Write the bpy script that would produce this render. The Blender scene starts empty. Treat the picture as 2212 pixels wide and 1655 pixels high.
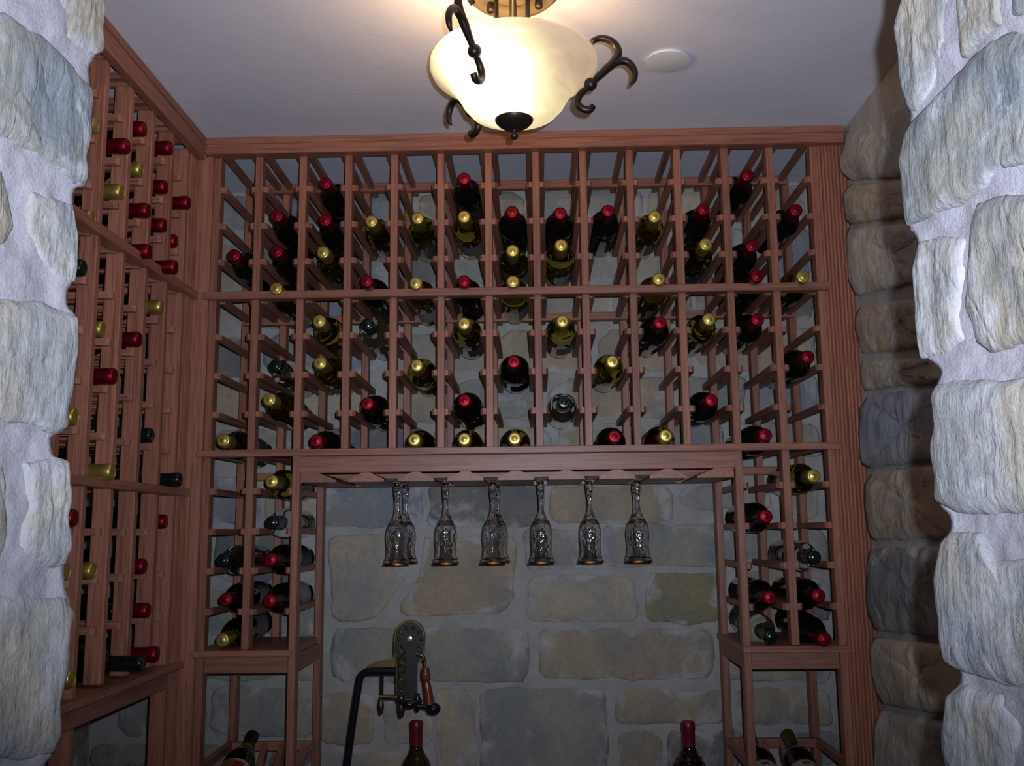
import bpy, bmesh, math, random
from mathutils import Vector, Matrix, noise
random.seed(7)
SC = bpy.context.scene
COL = SC.collection

# ------------------------------------------------------------------ camera
FPX = 2091.71
CAM = Vector((0.0999834, -2.2531547, -0.1993534))
ROT = Matrix(((0.9996626259, -0.02162958, 0.01438039), (0.02357614586, 0.9879567318, -0.152923711),
              (-0.01089952719, 0.15321115285, 0.9881333629)))       # columns: right, forward, up
cd = bpy.data.cameras.new('camera'); cam = bpy.data.objects.new('camera', cd); COL.objects.link(cam)
Rr, Rf, Ru = ROT.col[0], ROT.col[1], ROT.col[2]
cam.matrix_world = Matrix(((Rr[0], Ru[0], -Rf[0], CAM[0]), (Rr[1], Ru[1], -Rf[1], CAM[1]),
                           (Rr[2], Ru[2], -Rf[2], CAM[2]), (0, 0, 0, 1)))
cd.sensor_width = 36; cd.lens = FPX / 2212 * 36; cd.clip_start = 0.02
SC.camera = cam

# ------------------------------------------------------------------ world, lights, exposure
w = bpy.data.worlds.new('world'); SC.world = w; w.use_nodes = True
w.node_tree.nodes['Background'].inputs[0].default_value = (0.5, 0.55, 0.7, 1)
w.node_tree.nodes['Background'].inputs[1].default_value = 0.012
SC.view_settings.view_transform = 'Standard'; SC.view_settings.look = 'None'
SC.view_settings.gamma = 1; SC.view_settings.use_curve_mapping = False
SC.view_settings.exposure = 0.0

def light(name, kind, loc, power, col, size=0.01):
    d = bpy.data.lights.new(name, kind); d.energy = power; d.color = col
    if kind == 'POINT': d.shadow_soft_size = size
    o = bpy.data.objects.new(name, d); o.location = loc; COL.objects.link(o)
    return o
# the camera's flash, up and to the right of the lens
fl = light('camera_flash', 'SPOT', CAM + ROT @ Vector((0.030, 0.0, 0.034)), 98, (0.85, 0.91, 1.06))
fl.data.spot_size = math.radians(98); fl.data.spot_blend = 1.0; fl.data.shadow_soft_size = 0.006
fl.rotation_euler = (math.radians(90 + 8.8 + 12), 0, math.radians(1.2))
LX, LY = 0.074, -0.67                                              # axis of the ceiling lamp
light('lamp_bulb', 'POINT', (LX - 0.045, LY - 0.03, 0.630), 3.3, (1.0, 0.62, 0.30), 0.022)
light('lamp_bulb', 'POINT', (LX + 0.045, LY + 0.03, 0.630), 1.1, (1.0, 0.62, 0.30), 0.022)

CEIL, FLOOR = 0.765, -1.75
BACK, WLEFT, WRIGHT, FRONT0, FRONT1 = 0.37, -1.075, 0.882, -1.70, -1.452

# ------------------------------------------------------------------ pixel -> world, for surveying only
def ray(u, v): return ROT @ Vector(((u - 1106) / FPX, 1.0, -(v - 827.5) / FPX))
def at_y(u, v, Y):
    d = ray(u, v); return CAM + d * ((Y - CAM.y) / d.y)
def at_plane(u, v, p, n):
    d = ray(u, v); return CAM + d * ((Vector(p) - CAM).dot(n) / d.dot(n))

# ------------------------------------------------------------------ materials
def newmat(name):
    m = bpy.data.materials.new(name); m.use_nodes = True
    nt = m.node_tree; b = nt.nodes['Principled BSDF']; return m, nt, b
def N(nt, t, **kw):
    n = nt.nodes.new(t)
    for k, v in kw.items():
        if k in n.inputs: n.inputs[k].default_value = v
        else: setattr(n, k, v)
    return n
def ramp(nt, fac, stops):
    r = nt.nodes.new('ShaderNodeValToRGB'); nt.links.new(fac, r.inputs[0])
    e = r.color_ramp.elements
    while len(e) < len(stops): e.new(0.5)
    for i, (p, c) in enumerate(stops):
        e[i].position = p; e[i].color = c if len(c) == 4 else (*c, 1)
    return r.outputs[0]
def mixc(nt, fac, a, b, mode='MIX'):
    m = nt.nodes.new('ShaderNodeMix'); m.data_type = 'RGBA'; m.blend_type = mode
    for s, x in ((m.inputs[0], fac), (m.inputs[6], a), (m.inputs[7], b)):
        if hasattr(x, 'links'): nt.links.new(x, s)
        else: s.default_value = x if not isinstance(x, tuple) or len(x) == 4 else (*x, 1)
    return m.outputs[2]
def plain(name, col, rough=0.5, metal=0.0, **kw):
    m, nt, b = newmat(name)
    b.inputs['Base Color'].default_value = (*col, 1); b.inputs['Roughness'].default_value = rough
    b.inputs['Metallic'].default_value = metal
    for k, v in kw.items(): b.inputs[k.replace('_', ' ')].default_value = v
    return m
def wood(axis, dark=(0.165, 0.056, 0.034), lite=(0.360, 0.150, 0.098), rough=0.42):
    m, nt, b = newmat('redwood_' + axis)
    tc = N(nt, 'ShaderNodeTexCoord'); oi = N(nt, 'ShaderNodeObjectInfo')
    add = N(nt, 'ShaderNodeVectorMath', operation='ADD')
    nt.links.new(tc.outputs['Object'], add.inputs[0]); nt.links.new(oi.outputs['Location'], add.inputs[1])
    mp = N(nt, 'ShaderNodeMapping'); sc = {'x': (2.2, 75, 75), 'y': (75, 2.2, 75), 'z': (75, 75, 2.2)}[axis]
    mp.inputs['Scale'].default_value = sc; nt.links.new(add.outputs[0], mp.inputs[0])
    n1 = N(nt, 'ShaderNodeTexNoise', Scale=1.6, Detail=5.0, Roughness=0.62, Distortion=0.6); nt.links.new(mp.outputs[0], n1.inputs['Vector'])
    mp2 = N(nt, 'ShaderNodeMapping'); mp2.inputs['Scale'].default_value = [s * 3.2 for s in sc]; nt.links.new(add.outputs[0], mp2.inputs[0])
    n2 = N(nt, 'ShaderNodeTexNoise', Scale=2.0, Detail=3.0); nt.links.new(mp2.outputs[0], n2.inputs['Vector'])
    c = ramp(nt, n1.outputs[0], [(0.25, dark), (0.5, tuple((a + 2 * b_) / 3 for a, b_ in zip(dark, lite))), (0.75, lite)])
    c2 = ramp(nt, n2.outputs[0], [(0.30, (0.55, 0.5, 0.5)), (0.55, (1, 1, 1)), (1, (1.1, 1.1, 1.1))])
    c = mixc(nt, 0.75, c, c2, 'MULTIPLY')
    hs = N(nt, 'ShaderNodeHueSaturation'); nt.links.new(c, hs.inputs['Color'])
    mr = N(nt, 'ShaderNodeMapRange'); mr.inputs['To Min'].default_value = 0.80; mr.inputs['To Max'].default_value = 1.18
    nt.links.new(oi.outputs['Random'], mr.inputs[0]); nt.links.new(mr.outputs[0], hs.inputs['Value'])
    nt.links.new(hs.outputs[0], b.inputs['Base Color'])
    b.inputs['Roughness'].default_value = rough
    bp = N(nt, 'ShaderNodeBump', Strength=0.22, Distance=0.0012); nt.links.new(n2.outputs[0], bp.inputs['Height'])
    nt.links.new(bp.outputs[0], b.inputs['Normal'])
    return m
WX, WY, WZ = wood('x'), wood('y'), wood('z')

def stone_mat(name, scale, wash, bumpd, washcol, detail_bump=0.8, edgek=0.16):
    """colour from the object's own colour, blotches, lime wash smeared over it and towards its edge"""
    m, nt, b = newmat(name)
    tc = N(nt, 'ShaderNodeTexCoord'); oi = N(nt, 'ShaderNodeObjectInfo')
    P = tc.outputs['Object']
    big = N(nt, 'ShaderNodeTexNoise', Scale=scale, Detail=6.0, Roughness=0.65, Distortion=0.7); nt.links.new(P, big.inputs['Vector'])
    fine = N(nt, 'ShaderNodeTexNoise', Scale=scale * 9, Detail=5.0, Roughness=0.7); nt.links.new(P, fine.inputs['Vector'])
    hue = N(nt, 'ShaderNodeTexNoise', Scale=scale * 0.8, Detail=3.0); 
    ad = N(nt, 'ShaderNodeVectorMath', operation='ADD'); ad.inputs[1].default_value = (7.3, 2.1, 5.5); nt.links.new(P, ad.inputs[0]); nt.links.new(ad.outputs[0], hue.inputs['Vector'])
    base = oi.outputs['Color']
    warm = mixc(nt, 1.0, base, (1.07, 0.99, 0.86), 'MULTIPLY')
    cool = mixc(nt, 1.0, base, (0.77, 0.81, 0.87), 'MULTIPLY')
    hf = ramp(nt, hue.outputs[0], [(0.38, (0, 0, 0)), (0.62, (1, 1, 1))])
    c = mixc(nt, hf, warm, cool)
    bf = ramp(nt, fine.outputs[0], [(0.25, (0.72, 0.72, 0.72)), (0.55, (1, 1, 1)), (0.8, (1.12, 1.12, 1.12))])
    c = mixc(nt, 0.8, c, bf, 'MULTIPLY')
    at = N(nt, 'ShaderNodeAttribute', attribute_name='edge')
    s = N(nt, 'ShaderNodeMath', operation='MULTIPLY'); s.inputs[1].default_value = edgek; nt.links.new(at.outputs['Fac'], s.inputs[0])
    a2 = N(nt, 'ShaderNodeMath', operation='ADD'); nt.links.new(s.outputs[0], a2.inputs[0]); nt.links.new(big.outputs[0], a2.inputs[1])
    wf = ramp(nt, a2.outputs[0], [(wash, (0, 0, 0)), (wash + 0.13, (1, 1, 1))])
    wf2 = N(nt, 'ShaderNodeMath', operation='MULTIPLY'); wf2.inputs[1].default_value = 0.85; nt.links.new(wf, wf2.inputs[0])
    c = mixc(nt, wf2.outputs[0], c, (*washcol, 1))
    nt.links.new(c, b.inputs['Base Color']); b.inputs['Roughness'].default_value = 0.88
    b.inputs['Specular IOR Level'].default_value = 0.25
    crm = N(nt, 'ShaderNodeMapping'); crm.inputs['Scale'].default_value = (1, 1, 0.45); nt.links.new(P, crm.inputs[0])
    cr = N(nt, 'ShaderNodeTexNoise', Scale=scale * 0.40, Detail=2.0, Roughness=0.5, Distortion=0.5); nt.links.new(crm.outputs[0], cr.inputs['Vector'])
    c1 = N(nt, 'ShaderNodeMath', operation='SUBTRACT'); c1.inputs[1].default_value = 0.5; nt.links.new(cr.outputs[0], c1.inputs[0])
    c2 = N(nt, 'ShaderNodeMath', operation='ABSOLUTE'); nt.links.new(c1.outputs[0], c2.inputs[0])
    crack = ramp(nt, c2.outputs[0], [(0.0, (0, 0, 0)), (0.010, (1, 1, 1))])
    st = N(nt, 'ShaderNodeMapping'); st.inputs['Scale'].default_value = (1, 1, 0.22); st.inputs['Rotation'].default_value = (0.12, 0, 0); nt.links.new(P, st.inputs[0])
    sn = N(nt, 'ShaderNodeTexNoise', Scale=scale * 5, Detail=6.0, Roughness=0.62); nt.links.new(st.outputs[0], sn.inputs['Vector'])
    sm0 = N(nt, 'ShaderNodeMath', operation='ADD'); nt.links.new(sn.outputs[0], sm0.inputs[0])
    ck = N(nt, 'ShaderNodeMath', operation='MULTIPLY'); ck.inputs[1].default_value = 0.16; nt.links.new(crack, ck.inputs[0]); nt.links.new(ck.outputs[0], sm0.inputs[1])
    sm = N(nt, 'ShaderNodeMath', operation='ADD'); nt.links.new(sm0.outputs[0], sm.inputs[0])
    fm = N(nt, 'ShaderNodeMath', operation='MULTIPLY'); fm.inputs[1].default_value = 0.35; nt.links.new(fine.outputs[0], fm.inputs[0]); nt.links.new(fm.outputs[0], sm.inputs[1])
    bp = N(nt, 'ShaderNodeBump', Strength=detail_bump, Distance=bumpd); nt.links.new(sm.outputs[0], bp.inputs['Height'])
    nt.links.new(bp.outputs[0], b.inputs['Normal'])
    return m
def mortar_mat(name, col, scale, bumpd):
    m, nt, b = newmat(name)
    tc = N(nt, 'ShaderNodeTexCoord')
    n1 = N(nt, 'ShaderNodeTexNoise', Scale=scale, Detail=7.0, Roughness=0.7); nt.links.new(tc.outputs['Object'], n1.inputs['Vector'])
    n2 = N(nt, 'ShaderNodeTexNoise', Scale=scale * 8, Detail=4.0, Roughness=0.8); nt.links.new(tc.outputs['Object'], n2.inputs['Vector'])
    c = ramp(nt, n1.outputs[0], [(0.3, tuple(x * 0.78 for x in col)), (0.55, col), (0.8, tuple(min(1, x * 1.15) for x in col))])
    nt.links.new(c, b.inputs['Base Color']); b.inputs['Roughness'].default_value = 0.92; b.inputs['Specular IOR Level'].default_value = 0.2
    sm = N(nt, 'ShaderNodeMath', operation='ADD'); nt.links.new(n1.outputs[0], sm.inputs[0])
    fm = N(nt, 'ShaderNodeMath', operation='MULTIPLY'); fm.inputs[1].default_value = 0.4; nt.links.new(n2.outputs[0], fm.inputs[0]); nt.links.new(fm.outputs[0], sm.inputs[1])
    bp = N(nt, 'ShaderNodeBump', Strength=0.7, Distance=bumpd); nt.links.new(sm.outputs[0], bp.inputs['Height'])
    nt.links.new(bp.outputs[0], b.inputs['Normal'])
    return m
LIME = (0.46, 0.455, 0.46)
M_stone = stone_mat('wall_stone', 9, 0.60, 0.006, LIME)
M_mortar = mortar_mat('wall_mortar', (0.40, 0.39, 0.375), 12, 0.006)
M_jstone = stone_mat('entry_stone', 16, 0.57, 0.0040, (0.335, 0.335, 0.365), 0.9, 0.14)
M_jmortar = mortar_mat('entry_mortar', (0.315, 0.305, 0.345), 34, 0.003)

m, nt, b = newmat('ceiling_plaster'); M_ceil = m
tc = N(nt, 'ShaderNodeTexCoord'); n1 = N(nt, 'ShaderNodeTexNoise', Scale=14.0, Detail=6.0, Roughness=0.6)
nt.links.new(tc.outputs['Object'], n1.inputs['Vector'])
n2 = N(nt, 'ShaderNodeTexNoise', Scale=2.2, Detail=3.0); nt.links.new(tc.outputs['Object'], n2.inputs['Vector'])
nt.links.new(ramp(nt, n2.outputs[0], [(0.3, (0.60, 0.61, 0.71)), (0.7, (0.68, 0.69, 0.78))]), b.inputs['Base Color'])
b.inputs['Roughness'].default_value = 0.8
bp = N(nt, 'ShaderNodeBump', Strength=0.18, Distance=0.0018)
rr = ramp(nt, n1.outputs[0], [(0.45, (0, 0, 0)), (0.62, (1, 1, 1))]); nt.links.new(rr, bp.inputs['Height']); nt.links.new(bp.outputs[0], b.inputs['Normal'])

M_floor = mortar_mat('floor_tile', (0.16, 0.12, 0.09), 6, 0.002)
M_white = plain('white_paint', (0.72, 0.72, 0.74), 0.55)
M_iron = plain('dark_bronze', (0.030, 0.020, 0.016), 0.38, 0.6)
M_brass = plain('antique_brass', (0.16, 0.11, 0.05), 0.34, 0.9)
M_gold = plain('gold_rim', (0.45, 0.24, 0.08), 0.15, 1.0)
M_brassdk = plain('aged_brass', (0.022, 0.022, 0.019), 0.40, 0.7)
M_steelblk = plain('black_enamel_steel', (0.012, 0.014, 0.022), 0.22, 0.3)
M_cherry = plain('cherry_handle', (0.14, 0.028, 0.014), 0.30)
M_redcap = plain('red_foil', (0.235, 0.007, 0.020), 0.42, 0.85)
M_yelcap = plain('gold_foil', (0.54, 0.42, 0.11), 0.38, 0.85)
M_drkcap = plain('dark_green_foil', (0.003, 0.010, 0.009), 0.22, 0.1)
M_redglass = plain('black_wine_glass', (0.004, 0.004, 0.004), 0.04)
M_oliveglass = plain('olive_wine_glass', (0.42, 0.36, 0.06), 0.02, Transmission_Weight=1.0, IOR=1.36)
M_clearglass = plain('clear_bottle_glass', (0.86, 0.90, 0.88), 0.02, Transmission_Weight=1.0, IOR=1.30)
M_label = plain('grey_white_label', (0.30, 0.31, 0.33), 0.6)
M_label_dark = plain('dark_label', (0.05, 0.035, 0.03), 0.5)
M_cream = plain('cream_label', (0.55, 0.45, 0.36), 0.6)
M_labelred = plain('label_red_print', (0.30, 0.03, 0.04), 0.6)
M_labelgold = plain('label_gold_print', (0.30, 0.17, 0.03), 0.5)
M_labelgrey = plain('label_grey_print', (0.10, 0.09, 0.10), 0.6)
m, nt, b = newmat('hammered_crystal'); M_crystal = m
b.inputs['Base Color'].default_value = (1, 1, 1, 1); b.inputs['Roughness'].default_value = 0.09
b.inputs['Transmission Weight'].default_value = 1; b.inputs['IOR'].default_value = 1.46
tc = N(nt, 'ShaderNodeTexCoord'); vo = N(nt, 'ShaderNodeTexVoronoi', Scale=130.0, feature='SMOOTH_F1'); nt.links.new(tc.outputs['Object'], vo.inputs['Vector'])
bp = N(nt, 'ShaderNodeBump', Strength=0.7, Distance=0.0025); nt.links.new(vo.outputs['Distance'], bp.inputs['Height']); nt.links.new(bp.outputs[0], b.inputs['Normal'])

# the lamp's alabaster glass glows from the two bulbs inside it
m, nt, b = newmat('lit_alabaster_glass'); M_bowl = m
b.inputs['Base Color'].default_value = (0.30, 0.25, 0.17, 1); b.inputs['Roughness'].default_value = 0.25
tc = N(nt, 'ShaderNodeTexCoord')
def glow(px, py, pz, k, rad):
    d = N(nt, 'ShaderNodeVectorMath', operation='DISTANCE'); d.inputs[1].default_value = (px, py, pz); nt.links.new(tc.outputs['Object'], d.inputs[0])
    mr = N(nt, 'ShaderNodeMapRange', interpolation_type='SMOOTHERSTEP'); nt.links.new(d.outputs['Value'], mr.inputs[0])
    mr.inputs['From Min'].default_value = 0.03; mr.inputs['From Max'].default_value = rad; mr.inputs['To Min'].default_value = k; mr.inputs['To Max'].default_value = 0
    return mr.outputs[0]
g1, g2 = glow(-0.045, -0.065, -0.200, 1.5, 0.15), glow(0.04, 0.02, -0.25, 0.35, 0.13)
s1 = N(nt, 'ShaderNodeMath', operation='ADD'); nt.links.new(g1, s1.inputs[0]); nt.links.new(g2, s1.inputs[1])
mpn = N(nt, 'ShaderNodeMapping'); mpn.inputs['Scale'].default_value = (3, 3, 16); nt.links.new(tc.outputs['Object'], mpn.inputs[0])
nz = N(nt, 'ShaderNodeTexNoise', Scale=2.2, Detail=4.0, Distortion=2.0); nt.links.new(mpn.outputs[0], nz.inputs['Vector'])
mz = N(nt, 'ShaderNodeMapRange'); nt.links.new(nz.outputs[0], mz.inputs[0]); mz.inputs['From Min'].default_value = 0.3; mz.inputs['From Max'].default_value = 0.7
mz.inputs['To Min'].default_value = 0.86; mz.inputs['To Max'].default_value = 1.12
s2 = N(nt, 'ShaderNodeMath', operation='ADD'); s2.inputs[1].default_value = 0.46; nt.links.new(s1.outputs[0], s2.inputs[0])
s3 = N(nt, 'ShaderNodeMath', operation='MULTIPLY'); nt.links.new(s2.outputs[0], s3.inputs[0]); nt.links.new(mz.outputs[0], s3.inputs[1])
nt.links.new(s3.outputs[0], b.inputs['Emission Strength']); 
nt.links.new(ramp(nt, s1.outputs[0], [(0.0, (1.0, 0.66, 0.42)), (0.3, (1.0, 0.80, 0.42)), (0.8, (1.0, 0.90, 0.52)), (1.0, (1.0, 0.94, 0.66))]), b.inputs['Emission Color'])

# ------------------------------------------------------------------ object helpers
def obj(name, mesh, mat=None, parent=None, loc=(0, 0, 0), rot=None, **props):
    if isinstance(mesh, bmesh.types.BMesh):
        me = bpy.data.meshes.new(name); mesh.to_mesh(me); mesh.free(); mesh = me
    o = bpy.data.objects.new(name, mesh); COL.objects.link(o)
    if mat is not None and not mesh.materials: mesh.materials.append(mat)
    if parent is not None: o.parent = parent
    o.location = loc
    if rot is not None: o.rotation_euler = rot
    for k, v in props.items(): o[k] = v
    return o
def thing(name, label, cat, loc=(0, 0, 0), rot=(0, 0, 0), group=None):
    o = bpy.data.objects.new(name, None); o.empty_display_size = 0.05; COL.objects.link(o)
    o.location = loc; o.rotation_euler = rot; o['label'] = label; o['category'] = cat
    if group: o['group'] = group
    return o
def smooth(o, angle=None):
    for p in o.data.polygons: p.use_smooth = True
    if angle is not None:
        try: o.data.set_sharp_from_angle(angle=angle)
        except Exception: pass
    return o
_boxes = {}
def box(name, lo, hi, mat, parent=None, bevel=0.0015, **props):
    """box from corner to corner; alike boxes share their mesh, its origin at the centre"""
    s = tuple(round(h - l, 5) for l, h in zip(lo, hi)); k = (s, mat.name, bevel)
    if k not in _boxes:
        bm = bmesh.new(); bmesh.ops.create_cube(bm, size=1)
        for v in bm.verts: v.co = Vector((v.co.x * s[0], v.co.y * s[1], v.co.z * s[2]))
        if bevel: bmesh.ops.bevel(bm, geom=bm.edges[:], offset=min(bevel, min(s) * 0.2), segments=1, affect='EDGES')
        me = bpy.data.meshes.new(name); bm.to_mesh(me); bm.free(); me.materials.append(mat); _boxes[k] = me
    return obj(name, _boxes[k], None, parent, [(l + h) / 2 for l, h in zip(lo, hi)], **props)
def lathe(profile, seg=32, cap0=False, cap1=False, wob=None):
    """profile of (r, z) turned about Z"""
    bm = bmesh.new(); rings = []
    for r, z in profile:
        if r < 1e-6: rings.append([bm.verts.new((0, 0, z))])
        else: rings.append([bm.verts.new((r * math.cos(2 * math.pi * i / seg), r * math.sin(2 * math.pi * i / seg), z)) for i in range(seg)])
    for a, b_ in zip(rings, rings[1:]):
        for i in range(seg):
            j = (i + 1) % seg
            if len(a) == 1 and len(b_) == 1: continue
            if len(a) == 1: bm.faces.new((a[0], b_[j], b_[i]))
            elif len(b_) == 1: bm.faces.new((a[i], a[j], b_[0]))
            else: bm.faces.new((a[i], a[j], b_[j], b_[i]))
    if cap0 and len(rings[0]) > 1: bm.faces.new(rings[0][::-1])
    if cap1 and len(rings[-1]) > 1: bm.faces.new(rings[-1])
    bmesh.ops.recalc_face_normals(bm, faces=bm.faces[:])
    return bm
def catmull(pts, n=6):
    pts = [Vector(p) for p in pts]
    if len(pts) < 3: return pts
    P = [pts[0] * 2 - pts[1]] + pts + [pts[-1] * 2 - pts[-2]]; out = []
    for i in range(1, len(P) - 2):
        for k in range(n):
            t = k / n; a, b_, c, d = P[i - 1], P[i], P[i + 1], P[i + 2]
            out.append(0.5 * ((2 * b_) + (c - a) * t + (2 * a - 5 * b_ + 4 * c - d) * t * t + (3 * b_ - 3 * c + d - a) * t ** 3))
    out.append(pts[-1]); return out
def tube(pts, rad, seg=10, n=6, bm=None, flat=1.0):
    """swept tube with closed ends; rad is a number or one number per given point"""
    own = bm is None; bm = bm or bmesh.new()
    m = len(pts); rl = rad if isinstance(rad, (list, tuple)) else [rad] * m
    path = catmull(pts, n); L = len(path); prev = None; rings = []
    for i, p in enumerate(path):
        t = (path[min(i + 1, L - 1)] - path[max(i - 1, 0)]).normalized()
        if prev is None:
            a = Vector((0, 0, 1)) if abs(t.z) < 0.9 else Vector((0, 1, 0)); prev = a.cross(t).normalized()
        x = (prev - t * prev.dot(t)).normalized(); prev = x; y = t.cross(x)
        f = i / (L - 1) * (m - 1); k = min(int(f), m - 2); r = rl[k] * (1 - (f - k)) + rl[k + 1] * (f - k)
        rings.append([bm.verts.new(p + x * (r * math.cos(2 * math.pi * j / seg)) + y * (r * flat * math.sin(2 * math.pi * j / seg))) for j in range(seg)])
    for a, b_ in zip(rings, rings[1:]):
        for j in range(seg): bm.faces.new((a[j], a[(j + 1) % seg], b_[(j + 1) % seg], b_[j]))
    bm.faces.new(rings[0][::-1]); bm.faces.new(rings[-1])
    if own: bmesh.ops.recalc_face_normals(bm, faces=bm.faces[:])
    return bm
def prism(poly, a, b_, axis='y'):
    """polygon extruded between two planes; for axis y the polygon is (x, z), for x it is (y, z), for z (x, y)"""
    bm = bmesh.new()
    def P(p, t): return {'y': (p[0], t, p[1]), 'x': (t, p[0], p[1]), 'z': (p[0], p[1], t)}[axis]
    A = [bm.verts.new(P(p, a)) for p in poly]; B = [bm.verts.new(P(p, b_)) for p in poly]
    bm.faces.new(A); bm.faces.new(B[::-1]); n = len(poly)
    for i in range(n): bm.faces.new((A[i], B[i], B[(i + 1) % n], A[(i + 1) % n]))
    bmesh.ops.recalc_face_normals(bm, faces=bm.faces[:])
    return bm
def pillow(bound, normal, h, back, N_=28, rings=5, amp=0.003, seed=0, wob=0.003, fr=14.0, power=4.0, layered=0.0):
    """rough stone: an irregular outline raised along its normal, with a body behind it"""
    bound = [Vector(p) for p in bound]; normal = Vector(normal).normalized(); so = Vector((seed * 3.7, seed * 1.3, seed * 2.1))
    L = [(bound[(i + 1) % len(bound)] - bound[i]).length for i in range(len(bound))]; T = sum(L); pts = []
    for k in range(N_):
        d = T * k / N_; i = 0
        while d > L[i] and i < len(L) - 1: d -= L[i]; i += 1
        pts.append(bound[i].lerp(bound[(i + 1) % len(bound)], d / max(L[i], 1e-9)))
    c = sum(pts, Vector()) / N_
    q = []
    for p in pts:
        r = (p - c).normalized(); q.append(p + r * (noise.noise(p * fr * 1.7 + so) * wob))
    bm = bmesh.new(); ly = bm.verts.layers.float.new('edge')
    def V(p, s):
        k = 1 - s ** power
        hh = h * k + amp * k * noise.fractal(p * fr + so, 0.9, 2.1, 5)
        if layered: hh += layered * k * (noise.fractal(Vector((p.x * 9 + p.y * 14, p.y * 5, p.z * 2.2 + p.y)) * 2.2 + so, 0.8, 2.2, 4))
        v = bm.verts.new(p + normal * hh); v[ly] = max(0.0, s * s * s); return v
    R = [[bm.verts.new(p - normal * back) for p in q]]
    for v in R[0]: v[ly] = 1.0
    for r in range(rings):
        s = (1 - r / rings) ** 0.8 if rings > 8 else (1.0, 0.93, 0.78, 0.5, 0.25, 0.12, 0.06)[r]
        R.append([V(c + (p - c) * s, s) for p in q])
    for a, b_ in zip(R, R[1:]):
        for i in range(N_): bm.faces.new((a[i], a[(i + 1) % N_], b_[(i + 1) % N_], b_[i]))
    cv = V(c, 0.0)
    for i in range(N_): bm.faces.new((R[-1][i], R[-1][(i + 1) % N_], cv))
    bmesh.ops.recalc_face_normals(bm, faces=bm.faces[:])
    return bm
def stone(parent, bound, normal, col, mat, **kw):
    sm = kw.pop('smoothing', True)
    o = obj('stone', pillow(bound, normal, **kw), mat, parent); o.color = (*col, 1)
    o.matrix_parent_inverse = Matrix.Translation(-Vector(parent.location))
    if sm: smooth(o)
    return o

# ------------------------------------------------------------------ the room shell
def struct(name, lo, hi, mat, bevel=0):
    o = box(name, lo, hi, mat, None, bevel); o['kind'] = 'structure'; return o
floor = struct('floor', (WLEFT - .1, -3.4, FLOOR - .1), (WRIGHT + .1, BACK + .1, FLOOR), M_floor)
ceiling = struct('ceiling', (WLEFT - .1, -3.4, CEIL), (WRIGHT + .1, BACK + .1, CEIL + .1), M_ceil)
wall_back = struct('wall_back', (WLEFT - .1, BACK, FLOOR), (WRIGHT + .1, BACK + .1, CEIL), M_mortar)
wall_left = struct('wall_left', (WLEFT - .1, FRONT1, FLOOR), (WLEFT, BACK, CEIL), M_mortar)
wall_right = struct('wall_right', (WRIGHT, FRONT1, FLOOR), (WRIGHT + .1, BACK, CEIL), M_mortar)

TAN, GREY, BEIGE, OLIVE, DARK, BLUE = (0.37, 0.325, 0.26), (0.32, 0.32, 0.305), (0.40, 0.375, 0.33), (0.29, 0.27, 0.18), (0.20, 0.205, 0.21), (0.265, 0.285, 0.33)
PAL = [TAN, GREY, BEIGE, BEIGE, TAN, DARK, BLUE, GREY]
# stones of the back wall seen between the side stacks, surveyed in the photo's pixels
def bw(x, y): return at_y(680 + x / 2.458, 1040 + y / 2.458, BACK)
def rr_(x0, y0, x1, y1, c=0.10):
    dx, dy = min((x1 - x0) * .25, 30), min((y1 - y0) * .25, 30)
    return [bw(*p) for p in ((x0 + dx, y0), (x1 - dx, y0), (x1, y0 + dy), (x1, y1 - dy), (x1 - dx, y1), (x0 + dx, y1), (x0, y1 - dy), (x0, y0 + dy))]
sd = 1
for rc, col in (((30, 15, 570, 243), BLUE), ((603, 15, 1215, 243), DARK), ((1245, 25, 1905, 222), TAN), ((1945, 25, 2420, 150), BEIGE),
                ((1108, 252, 1505, 468), GREY), ((1530, 225, 2180, 455), GREY), ((1125, 500, 1708, 742), BEIGE), ((1758, 485, 2160, 752), OLIVE),
                ((88, 778, 1135, 1068), GREY), ((1190, 785, 2120, 1050), TAN), ((20, 1130, 318, 1400), TAN), ((365, 1160, 625, 1400), BEIGE),
                ((640, 1110, 860, 1560), BEIGE), ((880, 1100, 1555, 1600), GREY), ((1600, 1110, 2190, 1290), TAN), ((1610, 1335, 1840, 1600), TAN),
                ((1870, 1325, 2260, 1560), DARK), ((2160, 190, 2560, 440), GREY), ((2190, 470, 2600, 760), TAN), ((2160, 790, 2540, 1060), BEIGE),
                ((2230, 1100, 2620, 1290), TAN), ((20, 1440, 600, 1640), BEIGE)):
    stone(wall_back, rr_(*rc), (0, -1, 0), col, M_stone, h=0.006, back=0.03, amp=0.006, seed=sd, N_=40, rings=5, wob=0.012, fr=11); sd += 1
stone(wall_back, [bw(*p) for p in ((80, 310), (110, 285), (540, 285), (570, 320), (470, 520), (330, 735), (290, 745), (110, 740), (85, 700))], (0, -1, 0), BEIGE, M_stone, h=0.005, back=0.03, amp=0.006, seed=51, N_=40, wob=0.010, fr=11)
stone(wall_back, [bw(*p) for p in ((585, 300), (1040, 290), (1070, 330), (1065, 620), (980, 700), (480, 720), (450, 680), (560, 480))], (0, -1, 0), TAN, M_stone, h=0.005, back=0.03, amp=0.006, seed=52, N_=40, wob=0.010, fr=11)
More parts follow.
